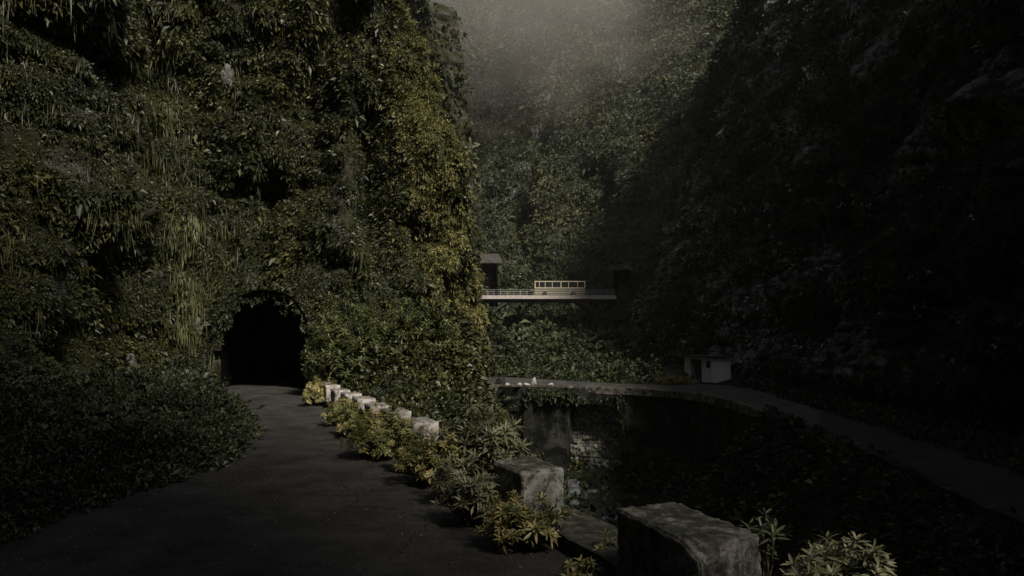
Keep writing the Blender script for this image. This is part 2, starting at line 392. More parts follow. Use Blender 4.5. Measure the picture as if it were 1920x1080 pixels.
def dispL(P):
    tun = np.exp(-(((P[..., 0] - TX) / 4) ** 4 + ((P[..., 2] - 2) / 5) ** 4)) * (P[..., 1] > 26)
    far = sm(60, 110, P[..., 1])
    d = 1.5 * fbm(P * np.array([.13, .13, .07]), 3, 1) + 1.7 * billow(P * np.array([.34, .34, .26]), 3, 4) + 0.55 * billow(P * np.array([1.0, 1.0, .8]), 2, 8) + far * 2 * fbm(P * .05, 3, 2)
    d = d + 0.45 * fbm(P * np.array([.8, .8, .10]), 2, 14)
    d = d + 2.3 * (np.abs(fbm(P * np.array([.30, .30, .035]), 2, 61)) * 2.6 - 0.75) * sm(1, 7, P[..., 2]) * (1 - .75 * sm(36, 41, P[..., 1]))
    xr = -2.9 - 0.16 * (P[..., 2] - 3) + .35 * vnoise(P * np.array([0, 0, .3]), 70); q = P[..., 0] - xr; w = sm(32.5, 33.5, P[..., 1]) * (1 - sm(40, 44, P[..., 1]))
    d = d + w * (1.7 * np.exp(-(q / .75) ** 2) - 0.7 * np.exp(-((q - 1.6) / .8) ** 2) - 1.5 * np.exp(-((q + 2.0) / 1.1) ** 2) * sm(5, 8, P[..., 2]))
    d = d + 1.2 * np.exp(-((P[..., 1] - 46.5) / 1.6) ** 2) * (P[..., 0] > -9) * sm(22, 8, P[..., 2])
    d = d - 0.3 - .5 * sm(36, 41, P[..., 1]) * (1 - sm(55, 60, P[..., 1]))
    return d * (1 - 0.85 * tun)
def keepL(C):
    x = np.abs(C[..., 0] - TX); z = C[..., 2]; r = TW + .28 * vnoise(C * 1.3, 90) - .05
    inside = (x < r - 0.1) & (z < TH - 2.3 + 2.3 * np.sqrt(np.clip(1 - (x / (r - 0.1)) ** 2, 0, 1)) - 0.1) & (C[..., 1] > 28) & (C[..., 1] < 38)
    return ~inside
LP, LN = cliff('cliff', PLAN_L, -13, 75, 0.3, 0.3, 1, leanL, dispL, M_cliff, keepL, ([-60, -20, -8, 12, 30, 60, 130], [95, 92, 75, 50, 50, 60, 75]))

PLAN_R = [(21, -75), (21, -48), (20.5, -28), (20, -12), (19.5, 3), (20, 14), (20.8, 30), (21.6, 44), (22.6, 56), (23.0, 64), (22.2, 71), (19.6, 80), (17.2, 96), (17.0, 116), (19.2, 132), (19.4, 140), (16, 152),
          (7, 163), (-6, 170), (-28, 178), (-75, 190)]
def leanR(c, P):
    z = np.clip(P[..., 2], 0, 400); w = sm(128, 160, P[..., 1])
    return -(z * (0.08 + 0.16 * sm(24, 46, P[..., 1]) + 0.15 * sm(58, 88, P[..., 1])) * (1 - w) + w * (0.55 * z + 0.0022 * z * z))
def dispR(P):
    y = P[..., 1]; far = sm(60, 130, y)
    d = (1.8 + 5 * far) * fbm(P * np.array([.07, .07, .035]), 4, 31) + (0.9 + 1.2 * far) * billow(P * np.array([.22, .22, .3]), 3, 34) + 0.45 * billow(P * np.array([.8, .8, 1.3]), 3, 38) + 0.35 * (1 - far) * billow(P * 1.1, 2, 39)
    d = d + sm(142, 168, y) * 8 * (np.abs(fbm(P * np.array([.07, .07, .014]), 3, 63)) * 2.4 - .5) + (1 - far) * 1.6 * (np.abs(fbm(P * np.array([.22, .22, .05]), 2, 64)) * 2.4 - .5)
    led = 0.5 * np.sin(P[..., 2] * 1.1 + 3 * fbm(P * .08, 2, 44)); d = d + led * (1 - far)
    # shelter hollow behind the hut, portal hollow at the bridge end
    d = d - 1.2 * np.exp(-(((y - 68) / 6) ** 2 + ((P[..., 2] - 3) / 4) ** 2))
    return d
RP, RN = cliff('cliff', PLAN_R, -13, 190, 0.55, 0.55, -1, leanR, dispR, M_cliffR, None, ([-75, -27, -21, 22, 30, 45, 60, 98, 110, 134, 150], [88, 80, 24, 22, 24, 29, 38, 54, 62, 100, 190]))  # unseen rim behind the camera

# ------------------------------------------------------------------ tunnel
def tunnel():
    prof = [(-TW, -0.1), (-TW - .05, 1.0), (-TW, TH - 2.5)]
    for a in np.linspace(180, 0, 13)[1:-1]:
        prof.append((TW * math.cos(math.radians(a)), TH - 2.3 + 2.3 * math.sin(math.radians(a))))
    prof += [(TW, TH - 2.5), (TW + .05, 1.0), (TW, -0.1)]
    ys = np.linspace(32.9, 62, 60); n = len(prof)
    P = np.zeros((len(ys), n, 3)); q = np.array(prof)
    for i, y in enumerate(ys):
        P[i, :, 0] = TX + q[:, 0] * 1.02 - 0.012 * (y - 31.5) ** 2; P[i, :, 1] = y; P[i, :, 2] = q[:, 1]
    nn = fbm(P * 0.9, 3, 55)[..., None]; c = np.array([TX, 0, 1.8]); d = P - c; d[..., 1] = 0
    P += d / np.linalg.norm(d, axis=-1, keepdims=True) * nn * 0.45
    P[..., 2] = np.maximum(P[..., 2], -0.1)
    r = empty('rock_tunnel', (TX, 32, 0)); tag(r, 'dark unlit tunnel mouth cut through the mossy cliff at the end of the road', 'tunnel')
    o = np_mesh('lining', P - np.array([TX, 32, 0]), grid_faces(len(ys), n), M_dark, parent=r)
    MB().box(-17, -5, 29.9, 30.1, -0.5, 6).build('dark_plug', M_dark, r)  # added plug that keeps light out of the tunnel
tunnel()

# ------------------------------------------------------------------ roads
def strip(name, L, R, z, mat, kind='structure'):
    n = len(L); V = [(a[0], a[1], z) for a in L] + [(b[0], b[1], z) for b in R]
    Q = [[i, i + 1, n + i + 1, n + i] for i in range(n - 1)]
    o = np_mesh(name, V, Q, mat, False); 
    if kind: tag(o, kind=kind)
    return o
ry = np.linspace(-20, 60, 81)
rl = np.interp(ry, [-20, 5, 9, 13, 18, 25, 31, 60], [-6.6, -6.6, -6.3, -6.2, -7.6, -10.6, -13.1, -20])
rr = np.where(ry < 30, xL(ry) - 0.32, np.interp(ry, [30, 32, 60], [-8.4, -9.0, -18]))
strip('road', list(zip(rl, ry)), list(zip(rr, ry)), 0.012, M_road)
strip('road', [(-13.1, 30.6), (-12.9, 32.2)], [(-8.6, 30.9), (-8.9, 32.3)], 0.018, M_road2)

def resample(pts, n):
    c = smooth_curve(pts, 0.8)[:, :2]; s = np.r_[0, np.cumsum(np.linalg.norm(np.diff(c, axis=0), axis=1))]
    t = np.linspace(0, s[-1], n); return np.stack([np.interp(t, s, c[:, 0]), np.interp(t, s, c[:, 1])], -1)
fn = resample(NEAR, 90); ff = resample(FAR, 90)
o = strip('road', fn[:46], ff[:46], ZF, M_road2); o = strip('road', fn[45:], ff[45:], ZF, M_road_shaded)
# deck thickness under the far road
m = MB()
def ribbon(name, line, w0, w1, z0, z1, mat, parent=None, jag=0.0, seed=0, sub=4):
    """a wall following a plan line: from offset w0 to w1 (to the gorge side), z0..z1"""
    line = np.asarray(line, float)
    s = np.r_[0, np.cumsum(np.linalg.norm(np.diff(line, axis=0), axis=1))]; n = max(len(line), int(s[-1] / 0.35))
    tt = np.linspace(0, s[-1], n); c = np.stack([np.interp(tt, s, line[:, 0]), np.interp(tt, s, line[:, 1])], -1)
    t = np.gradient(c, axis=0); t /= np.linalg.norm(t, axis=1, keepdims=True); nr = np.stack([t[:, 1], -t[:, 0]], -1)
    sec = []
    for k in range(sub + 1): sec.append((w0, z0 + (z1 - z0) * k / sub))
    for k in range(1, 3): sec.append((w0 + (w1 - w0) * k / 2, z1))
    for k in range(1, sub + 1): sec.append((w1, z1 + (z0 - z1) * k / sub))
    sec = np.array(sec); P = np.zeros((n, len(sec), 3))
    P[..., :2] = c[:, None] + nr[:, None] * sec[None, :, :1]; P[..., 2] = sec[None, :, 1]
    if jag:
        P[..., 2] += jag * fbm(P * 1.4, 3, seed) * (np.abs(sec[None, :, 1] - z1) < 1e-3)
        P[..., :2] += nr[:, None] * (jag * 0.6 * fbm(P * 2.0, 3, seed + 5))[..., None]
    Q = grid_faces(n, len(sec)); i = np.arange(n * len(sec)).reshape(n, -1)
    return np_mesh(name, P, Q, mat, False, parent)

# ------------------------------------------------------------------ viaduct
def viaduct():
    r = empty('stone_viaduct', (3, 60, -8.7)); off = np.array([3, 60, -8.7])
    tag(r, 'dark mossy stone viaduct with one tall arch carrying the far road over the ravine', 'viaduct')
    A = np.array([-5.2, 62.6]); B = np.array([9.4, 56.75]); U = np.linalg.norm(B - A); d = (B - A) / U
    nb = np.array([-d[1], d[0]])
    top = ZF - 0.05; bot = -11.0
    def at(u, z, w=0): q = A + d * u + nb * w; return (q[0] - off[0], q[1] - off[1], z - off[2])
    def u_at_px(px):
        k = (px - 960) / F
        return (A[0] - k * A[1]) / (k * d[1] - d[0])
    u1, u2 = u_at_px(1064), u_at_px(1166)
    spring = -4.3; rise = 1.45; pts = [at(0, top), at(0, bot), at(u1 - 0.25, bot), at(u1, spring)]
    for a in np.linspace(180, 0, 17)[1:-1]:
        ca = math.cos(math.radians(a)); sa = math.sin(math.radians(a))
        pts.append(at((u1 + u2) / 2 + (u2 - u1) / 2 * np.sign(ca) * abs(ca) ** 0.7, spring + rise * sa ** 0.8))
    pts += [at(u2, spring), at(u2 + 0.15, -7.2), at(u2 + 0.6, -8.3), at(u2 + 0.9, bot), at(U, bot), at(U, top)]
    MB().prism(pts, (nb[0] * 4.5, nb[1] * 4.5, 0)).build('arch_wall', M_viaduct, r)
    nu, nz_ = 60, 90; uu = np.linspace(u1 - 1.2, u2 + 1.6, nu); zz = np.linspace(-10.5, ZF - .6, nz_); PP = np.zeros((nu, nz_, 3))
    xy = (A + uu[:, None] * d)[:, None] + nb * (1.0 + .12 * (zz + 9))[None, :, None]
    PP[..., :2] = xy; PP[..., 2] = zz[None]; row_ = np.floor(PP[..., 2] / .34); cell = np.floor(uu[:, None] / .52 + .5 * (row_ % 2)); fr = np.abs((PP[..., 2] / .34) % 1 - .5); fc = np.abs((uu[:, None] / .52 + .5 * (row_ % 2)) % 1 - .5)
    rnd = _h(cell.astype(np.int64), row_.astype(np.int64), row_.astype(np.int64) * 0, 5)
    dd = (.22 * rnd) * (fr < .42) * (fc < .44) + .25 * fbm(PP * .8, 3, 77) + .08 * fbm(PP * 5, 2, 78)
    PP[..., :2] -= nb * dd[..., None]
    np_mesh('rubble_infill', PP - off, grid_faces(nu, nz_), M_rubble, False, r)
    # string course and coping band under the road edge
    mb = MB()
    for u in np.arange(0.5, U, 3.1):
        if u1 - 2.4 < u < u2 + .4: continue
        q0 = at(u, bot, -0.22); mb.prism([at(u, bot, -.25), at(u + .7, bot, -.25), at(u + .7, bot, .02), at(u, bot, .02)], (0, 0, top - bot - 0.9))
    mb.build('buttress', M_viaduct, r)
    w = ribbon('wing_wall', [(9.4, 56.7), (11.4, 54.9), (12.9, 51.5), (13.6, 47), (13.6, 42), (13.2, 37)], 0.0, -1.0, -9, ZF - 0.06, M_viaduct, jag=0.12, seed=3, sub=8)
    w.parent = r; w.location = tuple(-off)
    for nm, z0, z1, w0, w1 in (('coping', ZF - 0.42, ZF - 0.0, -0.18, 0.25),):
        e = ribbon(nm, fn[2:40], w0, w1, z0, z1 + 0.1, M_kerb, jag=0.10, seed=9)
        e.parent = r; e.location = tuple(-off)
viaduct()
k = ribbon('kerb_wall', fn[40:], 0.22, -0.12, ZF - 0.7, ZF + 0.2, M_viaduct, jag=0.08, seed=19)
tag(k, 'low broken roadside wall along the edge of the right-hand road above the ravine', 'wall')

# ------------------------------------------------------------------ parapet blocks and plinth
def rough_box(name, corners, z0, z1, mat, amp=0.02, nsub=14, seed=1, chip=None, parent=None, inset=0.0):
    """corners: front-left, front-right, far-right, far-left (x,y) seen from the camera"""
    c = np.array(corners, float); cen = c.mean(0)
    bm = bmesh.new(); bmesh.ops.create_cube(bm, size=2.0)
    bmesh.ops.bevel(bm, geom=list(bm.edges), offset=0.035, segments=2, affect='EDGES')
    bmesh.ops.subdivide_edges(bm, edges=[e for e in bm.edges if e.calc_length() > 0.5], cuts=nsub, use_grid_fill=True)
    for v in bm.verts:
        u = (v.co.x + 1) / 2; w = (v.co.y + 1) / 2; h = (v.co.z + 1) / 2
        p = (c[0] * (1 - u) + c[1] * u) * (1 - w) + (c[3] * (1 - u) + c[2] * u) * w
        z = z0 + (z1 - z0) * h
        q = Vector((p[0], p[1], z))
        n1 = mnoise.fractal(q * 2.2 + Vector((seed * 7.3, 0, 0)), 0.8, 2.1, 5)
        n2 = mnoise.fractal(q * 7.0 + Vector((0, seed * 3.1, 0)), 0.8, 2.1, 4)
        dirv = Vector((p[0] - cen[0], p[1] - cen[1], (z - (z0 + z1) / 2))).normalized()
        edge = sorted((abs(v.co.x), abs(v.co.y), abs(v.co.z)))[1]
        bite = -abs(n2) * amp * (2.6 if edge > 0.9 else 0.5) + n1 * amp
        q += dirv * (bite - n1 * amp * .7)
        if chip:
            cx, cy, cz, cr = chip; dd = (q - Vector((cx, cy, cz))).length
            if dd < cr: q.z -= (cr - dd) * 0.45; q += (Vector((cen[0], cen[1], q.z)) - q) * 0.15 * (1 - dd / cr)
        v.co = q
    base = Vector((cen[0], cen[1], z0)) if parent is None else Vector((0, 0, 0))
    for v in bm.verts: v.co -= base
    me = bpy.data.meshes.new(name); bm.to_mesh(me); bm.free(); me.materials.append(mat)
    for p in me.polygons: p.use_smooth = True
    o = bpy.data.objects.new(name, me); COL.objects.link(o); o.location = base
    if parent is not None: o.parent = parent
    return o
def px(u, v, z):   # photograph pixel at height z -> plan position
    d = (CAM[2] - z) * F / (v - HOR); return ((u - 960) / F * d, d)
G_BL = 'concrete guard blocks along the road edge'
BT = 0.70
blocks = [
    ([px(1310, 1029, BT), px(1420, 1000, BT), px(1258, 938, BT), px(1150, 950, BT)], M_blockD, 'longest and nearest guard block, grey with a broken lichened front corner', 0.03, 0.72),
    ([px(979, 881, BT), px(1057, 873, BT), px(990, 849, BT), px(925, 861, BT)], M_block, 'grey mottled guard block between the leafy rosette bushes and the nearest long block', 0.02, 0.7),
]
o1 = None
for i, (c, m_, lab, amp, h) in enumerate(blocks):
    ch = (c[0][0] + 0.1, c[0][1], BT, 0.34) if i == 0 else None
    o = rough_box('guard_block', c, -0.05, BT + (0.0 if i else .03), m_, amp * .8, 22, i + 1, ch)
    tag(o, lab, 'guard block', G_BL)
row = [(14.2, 1.0, 'whitewashed guard block just behind the largest olive bush, third from the camera', .50),
       (16.15, 0.95, 'low stained guard block half hidden by the olive bush, fourth from the camera', .50),
       (17.9, 0.95, 'whitewashed guard block with a lichened top, fifth from the camera', .50),
       (19.6, 0.9, 'whitewashed guard block, sixth from the camera in the row', .48),
       (21.4, 0.9, 'whitewashed guard block, seventh from the camera in the row', .48),
       (23.2, 0.9, 'small pale guard block, eighth from the camera in the row', .48),
       (25.0, 0.9, 'small pale guard block, ninth from the camera in the row', .48),
       (26.8, 0.9, 'farthest pale guard block, nearest the tunnel', .48)]
dv = np.array([-0.379, 0.925]); nv = np.array([0.925, 0.379])
for i, (y, ln, lab, w) in enumerate(row):
    f = np.array([xL(y) - 0.03, y])
    c = [f - nv * w / 2, f + nv * w / 2, f + nv * w / 2 + dv * ln, f - nv * w / 2 + dv * ln]
    o = rough_box('guard_block', c, -0.05, BT + 0.02 * math.sin(i * 2.3), M_blockW, 0.012, 8, i + 5)
    tag(o, lab, 'guard block', G_BL)
pl = ribbon('plinth_wall', [(xL(y), y) for y in np.linspace(-6, 29, 60)], -0.34, 0.34, -1.2, 0.2, M_plinth, jag=0.05, seed=23)
tag(pl, 'low dark concrete plinth the guard blocks stand on along the road edge', 'wall')

# ------------------------------------------------------------------ hut
def hut():
    P0 = np.array([17.75, 65.0]); d = np.array([-1.62, 3.7]); Lf = np.linalg.norm(d); d /= Lf
    rz = math.atan2(d[1], d[0])        # local x runs along the front wall away from the camera, local -y... front on local +y
    r = empty('roadside_hut', (P0[0], P0[1], ZF), rz)
    tag(r, 'small whitewashed hut with an open doorway and a flat roof beside the far road', 'hut')
    H = 2.2; D = 2.0; T = 0.15; x0, x1 = 1.4, 3.3; wx0, wx1 = 0.3, 1.0
    w = MB()
    # front wall: local y in [-T,0]; gorge side is +y
    w.box(0, wx0, -T, 0, 0, H).box(wx1, x0, -T, 0, 0, H).box(x1, Lf, -T, 0, 0, H)
    w.box(wx0, wx1, -T, 0, 0, 1.25).box(wx0, wx1, -T, 0, 1.95, H).box(x0, x1, -T, 0, 2.0, H)
    w.build('front_wall', M_hut, r)
    MB().box(0.003, T, -D, -T - 0.003, 0, H - 0.02).build('side_wall', M_hut, r)
    MB().box(Lf - T, Lf, -D, -T - .003, 0, H - .02).build('side_wall', M_hut, r)
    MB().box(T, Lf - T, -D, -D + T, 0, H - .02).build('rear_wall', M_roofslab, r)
    MB().box(-0.3, Lf + 0.35, -D - .2, 0.35, H + 0.003, H + 0.16).build('roof', M_roofslab, r, 0.03)
    f = MB(); f.box(wx0, wx1, -0.09, -0.04, 1.25, 1.31).box(wx0, wx1, -0.09, -0.04, 1.89, 1.95).box(wx0, wx0 + .06, -0.09, -.04, 1.312, 1.888).box(wx1 - .06, wx1, -.09, -.04, 1.312, 1.888)
    f.build('window_frame', M_steel, r)
    for a in (x0, x1 - .1): MB().box(a, a + .1, -0.12, 0.03, 0.0, 2.0).build('door_post', M_hut, r)
hut()

# ------------------------------------------------------------------ high bridge with bus
BY, BZ = 137.0, 10.25
def bridge():
    r = empty('road_bridge', (6.9, BY, BZ))
    tag(r, 'narrow pale concrete road bridge with thin railings spanning high across the gorge', 'bridge')
    xa, xb = -12.8, 12.6
    MB().box(xa, xb, 0, 5.0, -0.55, -0.02).build('deck', M_deck, r)
    MB().box(xa, xb, -0.12, -0.003, -0.50, 0.16).build('fascia', M_deck, r)
    g = MB(); g.box(xa, xb, 0.4, 0.8, -1.0, -0.555).box(xa, xb, 4.1, 4.5, -1.0, -0.555); g.build('girder', M_strut, r)
    for y in (0.05, 4.9):
        q = MB(); q.box(xa, xb, y - .03, y + .03, 1.18, 1.26).box(xa, xb, y - .02, y + .02, 0.82, 0.86); q.box(xa, xb, y - .02, y + .02, 0.5, 0.54)
        for x in np.arange(xa, xb, 1.25): q.box(x - .04, x + .04, y - .035, y + .035, -0.02, 1.18)
        q.build('railing', M_steel, r)
    for s, x_t, x_b in ((-1, -7.6, -12.4), (1, 5.2, 11.6)):
        for y in (0.6, 4.3):
            MB().bar((x_t, y, -0.9), (x_b, y, -4.1), 0.35, 0.45).build('strut', M_strut, r)
    for x in (-12.4, 11.6): MB().bar((x, .6, -4.1), (x, 4.3, -4.1), .3).build('cross_beam', M_strut, r)
bridge()
def bus():
    L = 9.6; W = 2.4; r = empty('old_bus', (9.1, BY + 1.5, BZ + 0.0))
    tag(r, 'old cream and dark green bus standing on the high bridge', 'bus')
    x0, x1 = -L / 2, L / 2
    b = MB(); b.box(x0, x1, 0, W, 0.45, 1.62); b.build('body', M_busbody, r, 0.08)
    MB().box(x0 - .1, x1 + .05, -.02, W + .02, 2.78, 2.98).build('roof', M_cream, r, 0.07)
    for z0, z1 in ((1.56, 1.76), (1.16, 1.32), (0.74, 0.88), (0.42, 0.52)):
        MB().box(x0 - .02, x1 + .02, -.03, W + .03, z0, z1).build('trim_band', M_cream, r)
    xs = [x0, x0 + 0.85, x0 + 1.95, x0 + 3.3, x0 + 4.9, x0 + 6.4, x0 + 8.1, x1 - .18]
    for i, x in enumerate(xs):
        w = 0.2 if i in (0, 4, 7) else 0.11
        for y in (-0.02, W - .08): MB().box(x, x + w, y, y + .1, 1.76, 2.78).build('pillar', M_cream, r)
    for i in range(len(xs) - 1):
        a = xs[i] + (0.2 if i in (0, 4) else .11) + .003; c = xs[i + 1] - .003
        for y in (.03, W - .06): MB().box(a, c, y, y + .02, 1.763, 2.777).build('window_pane', M_glass, r)
    MB().box(x0 - .03, x0 + .003, .25, W - .25, 1.7, 2.7).build('windscreen', M_glass, r)
    f = MB(); f.bar((x0 + .1, -.05, 2.75), (x0 - .55, -.12, 2.72), .06).bar((x0 - .5, -.12, 2.75), (x0 - .5, -.12, 2.2), .12, .05); f.build('mirror', M_strut, r)
    for x in (x0 + 1.9, x1 - 2.3):
        for y in (0.0, W):
            w = MB().cyl((x, y - .14, .48), (x, y + .14, .48), .48, 20).build('wheel', M_rubber, r)
            MB().cyl((x, y - .16, .48), (x, y + .16, .48), .22, 14).build('rim', M_strut, w)
    for y in (.4, W - .4): MB().cyl((x0 - .05, y, .8), (x0 + .02, y, .8), .11, 12).build('headlight', M_white, r)
bus()
def portal(name, loc, rz, label, w, h, t, depth=2.5):
    r = empty(name, loc, rz); tag(r, label, 'tunnel portal')
    MB().prism([(-w / 2 - 1.0, 0, h), (-w / 2 - .85, 0, h + t * .9), (w / 2 + .2, 0, h + t), (w / 2 + .75, 0, h + t * .55), (w / 2 + 1.1, 0, h)], (0, depth, 0)).build('lintel', M_portal, r, 0.12)
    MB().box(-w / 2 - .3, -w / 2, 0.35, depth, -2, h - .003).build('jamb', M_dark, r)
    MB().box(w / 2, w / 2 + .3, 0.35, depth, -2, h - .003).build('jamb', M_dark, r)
    MB().box(-w / 2 + .003, w / 2 - .003, depth - .4, depth - .1, -2, h - .006).build('darkness_panel', M_dark, r)  # black panel painted for the darkness inside the portal
portal('bridge_portal', (-4.2, 140.6, BZ), math.radians(12), 'pale concrete tunnel portal at the left end of the high bridge', 2.6, 6.6, 1.9)
portal('bridge_portal', (20.3, 139.6, BZ), math.radians(-38), 'small concrete slab over the dark tunnel portal at the right end of the high bridge', 1.8, 5.2, 1.0)

# ------------------------------------------------------------------ stones
def stone(name, loc, size, mat, seed, label, cat, group=None):
    bm = bmesh.new(); bmesh.ops.create_icosphere(bm, subdivisions=3, radius=1)
    for v in bm.verts:
        n = mnoise.fractal(v.co * 1.1 + Vector((seed * 5.7, 0, 0)), 0.9, 2, 4)
        v.co = v.co * (1 + 0.35 * n); v.co = Vector((v.co.x * size[0], v.co.y * size[1], v.co.z * size[2]))
    me = bpy.data.meshes.new(name); bm.to_mesh(me); bm.free(); me.materials.append(mat)
    for p in me.polygons: p.use_smooth = (seed % 2 == 0)
    o = bpy.data.objects.new(name, me); COL.objects.link(o); o.location = loc; o.rotation_euler = (0, 0, seed * 1.3)
    tag(o, label, cat, group); return o
def far_px(u, v): d = (CAM[2] - ZF) * F / (v - HOR); return ((u - 960) / F * d, d)
x, y = far_px(940, 721.5); stone('dark_boulder', (x, y, ZF + .28), (.45, .4, .42), M_rubber, 3, 'dark boulder on the far road near its left visible end', 'boulder')
x, y = far_px(1001, 723); stone('white_stone', (x, y + .2, ZF + .3), (.2, .2, .38), M_white, 4, 'upright white painted stone at the edge of the far road', 'stone', 'white stones along the far road edge')
for u, s, l in ((951, .2, 'small pale stone beside the dark boulder on the far road'), (974, .32, 'flat white stone lying between the dark boulder and the upright stone'), (987, .28, 'flat white stone lying just left of the upright white stone'), (1033, .16, 'small pale stone right of the upright white stone')):
    x, y = far_px(u, 724); stone('white_stone', (x, y + .1, ZF + .16), (s, .2, .13), M_white, int(u) % 7, l, 'stone', 'white stones along the far road edge')
# stream with its boulders
ys = np.linspace(-15, 56.5, 50); xc = np.interp(ys, [-20, 5, 20, 35, 50, 57], [5.5, 5.0, 4.2, 5.0, 6.6, 7.0]); zb = np.interp(ys, [-20, 5, 30, 50, 58], [-13, -12, -10.5, -9.2, -8.7]) + .35
V = np.concatenate([np.stack([xc - 1.2 - .3 * np.sin(ys), ys, zb], -1), np.stack([xc + 1.2 + .3 * np.sin(ys * 1.3), ys, zb], -1)])
w = np_mesh('stream', V, [[i, i + 1, 51 + i, 50 + i] for i in range(49)], M_water); tag(w, kind='structure')
r_ = np.random.default_rng(5)
places = ['in the middle of the stream', 'on the left bank of the stream', 'on the right bank of the stream']
for i in range(34):
    y = r_.uniform(36, 56); xx = np.interp(y, [35, 50, 57], [4.6, 5.6, 6.4]) + r_.normal(0, 1.3)
    z = float(ground(np.array([xx]), np.array([y]))[0]); s = r_.uniform(.2, .65)
    tag(stone('stream_boulder', (xx, y, z + s * .35), (s, s * r_.uniform(.7, 1.2), s * .6), M_stone, i, 'grey-blue boulder lying in the stream bed below the viaduct', 'boulder', 'boulders in the stream bed'))

for i in range(16):  # pale boulders added to brighten the shaded slope under the arch
    xx = r_.uniform(4.3, 9.3); y = r_.uniform(59.5, 63.5); z = float(ground(np.array([xx]), np.array([y]))[0]); s = r_.uniform(.22, .55)
    tag(stone('rubble_boulder', (xx, y, z + s * .4), (s, s * .8, s * .75), M_kerb, i + 50, 'pale boulder on the rubble slope seen through the viaduct arch', 'boulder', 'boulders under the viaduct arch'))
# ------------------------------------------------------------------ leaves
def in_view(p, margin=0.12):
    y = np.maximum(p[:, 1], 0.3); u = (p[:, 0] / y * F + 960) / 1920; v = (HOR - (p[:, 2] - CAM[2]) / y * F) / 1080
    return (p[:, 1] > 1.0) & (u > -margin) & (u < 1 + margin) & (v > -margin) & (v < 1 + margin)

def leaf_quads(base, d, L, W, nrm, droop=0.25, fold=0.0):
    """diamond leaves, two quads each: base -> mid -> tip, bent down at the tip"""
    side = np.cross(d, nrm); side /= np.linalg.norm(side, axis=1, keepdims=True) + 1e-9
    mid = base + d * (L * .5)[:, None]; tip = base + d * L[:, None]; tip[:, 2] -= droop * L
    a = mid + side * (W * .5)[:, None]; b = mid - side * (W * .5)[:, None]
    V = np.stack([base, a, tip, b], 1).reshape(-1, 3)
    Q = np.arange(len(V)).reshape(-1, 4); return V, Q

def surf_sample(P, N, count, keep=None, cull=True, seed=0):
    """points on a grid surface, as dense per solid angle as seen from the camera"""
    r = np.random.default_rng(seed)
    C = (P[:-1, :-1] + P[1:, 1:] + P[1:, :-1] + P[:-1, 1:]) / 4
    A = np.linalg.norm(np.cross(P[1:, 1:] - P[:-1, :-1], P[1:, :-1] - P[:-1, 1:]), axis=-1) / 2
    v = C - CAM; d2 = (v ** 2).sum(-1); n = N[:-1, :-1]
    facing = np.clip(-(v * n).sum(-1) / np.sqrt(d2), -1, 1)
    w = A / d2 * (0.35 + np.clip(facing, 0, 1)) * (facing > -0.35)
    if cull: w = w * in_view(C.reshape(-1, 3)).reshape(w.shape)
    if keep is not None: w = w * keep(C)
    w = w.ravel(); idx = r.choice(len(w), count, p=w / w.sum())
    i, j = np.unravel_index(idx, C.shape[:2]); a = r.random((count, 1)); b = r.random((count, 1))
    p = P[i, j] * (1 - a) * (1 - b) + P[i + 1, j] * a * (1 - b) + P[i, j + 1] * (1 - a) * b + P[i + 1, j + 1] * a * b
    return p, N[i, j], np.linalg.norm(p - CAM, axis=1)

def foliage(name, P, N, clumps, k, mat, size=0.011, keep=None, seed=0, up=0.5, out=0.7, aspect=0.46, droop=0.35, lift=0.6, parent=None, kind='stuff', lim=(0.10, 9), flush=0.6):
    r = np.random.default_rng(seed)
    p, n, dist = surf_sample(P, N, clumps, keep, True, seed)
    sz = np.clip(size * dist, *lim) * np.exp(r.normal(0, .35, clumps)); tint = r.beta(2, 3, clumps)
    p = p + n * (sz * r.uniform(0, lift, clumps))[:, None]
    p = np.repeat(p, k, 0); n = np.repeat(n, k, 0); s = np.repeat(sz, k); tt = np.repeat(tint, k)
    m = len(p); rd = r.normal(0, 1, (m, 3)); rd /= np.linalg.norm(rd, axis=1, keepdims=True)
    d = n * out + rd * 0.85; d[:, 2] += up * r.uniform(-.5, 1, m); d /= np.linalg.norm(d, axis=1, keepdims=True)
    base = p + rd * (s * .45)[:, None]
    nn = n * flush + r.normal(0, .35, (m, 3)); nn[:, 2] += 0.8
    L = s * r.uniform(.6, 1.25, m); V, Q = leaf_quads(base, d, L, L * aspect * r.uniform(.7, 1.3, m), nn, droop)
    t = np.clip(tt + r.normal(0, .12, m), 0, 1)
    o = np_mesh(name, V, Q, mat, False, parent, np.repeat(t, 4)); 
    if kind: tag(o, kind=kind)
    return o

def patch(scale, lo, hi, seed, aniso=(1, 1, 1)):
    a = np.array(aniso)
    def f(C): return 0.06 + 0.94 * sm(lo, hi, fbm(C * scale * a, 4, seed))
    return f
def notunnel(f):
    def g(C):
        x = np.abs(C[..., 0] - TX); z = C[..., 2]
        ins = (x < TW - .15) & (z < TH - .5 - .42 * x * x + .3 * np.sin(C[..., 0] * 5)) & (C[..., 1] > 27) & (C[..., 1] < 40)
        return f(C) * (~ins)
    return g
foliage('cliff_foliage', LP, LN, 11000, 7, M_leafL, 0.0048, notunnel(lambda C: (0.02 + sm(.0, .25, fbm(C * .3, 4, 79))) * (C[..., 1] < 60)), 21, up=.1)
foliage('cliff_foliage', LP, LN, 190000, 7, M_leafL, 0.0027, notunnel(lambda C: np.maximum(.18 + .5 * sm(40, 44, C[..., 1]), patch(.2, -.42, -.08, 71, (1, 1, .6))(C)) * (C[..., 1] < 60)), 1, out=.3, flush=1.6, lim=(.04, 2))
foliage('cliff_foliage', LP, LN, 6000, 5, M_leafB, 0.006, lambda C: (C[..., 1] > 56) * 1.0, 2)
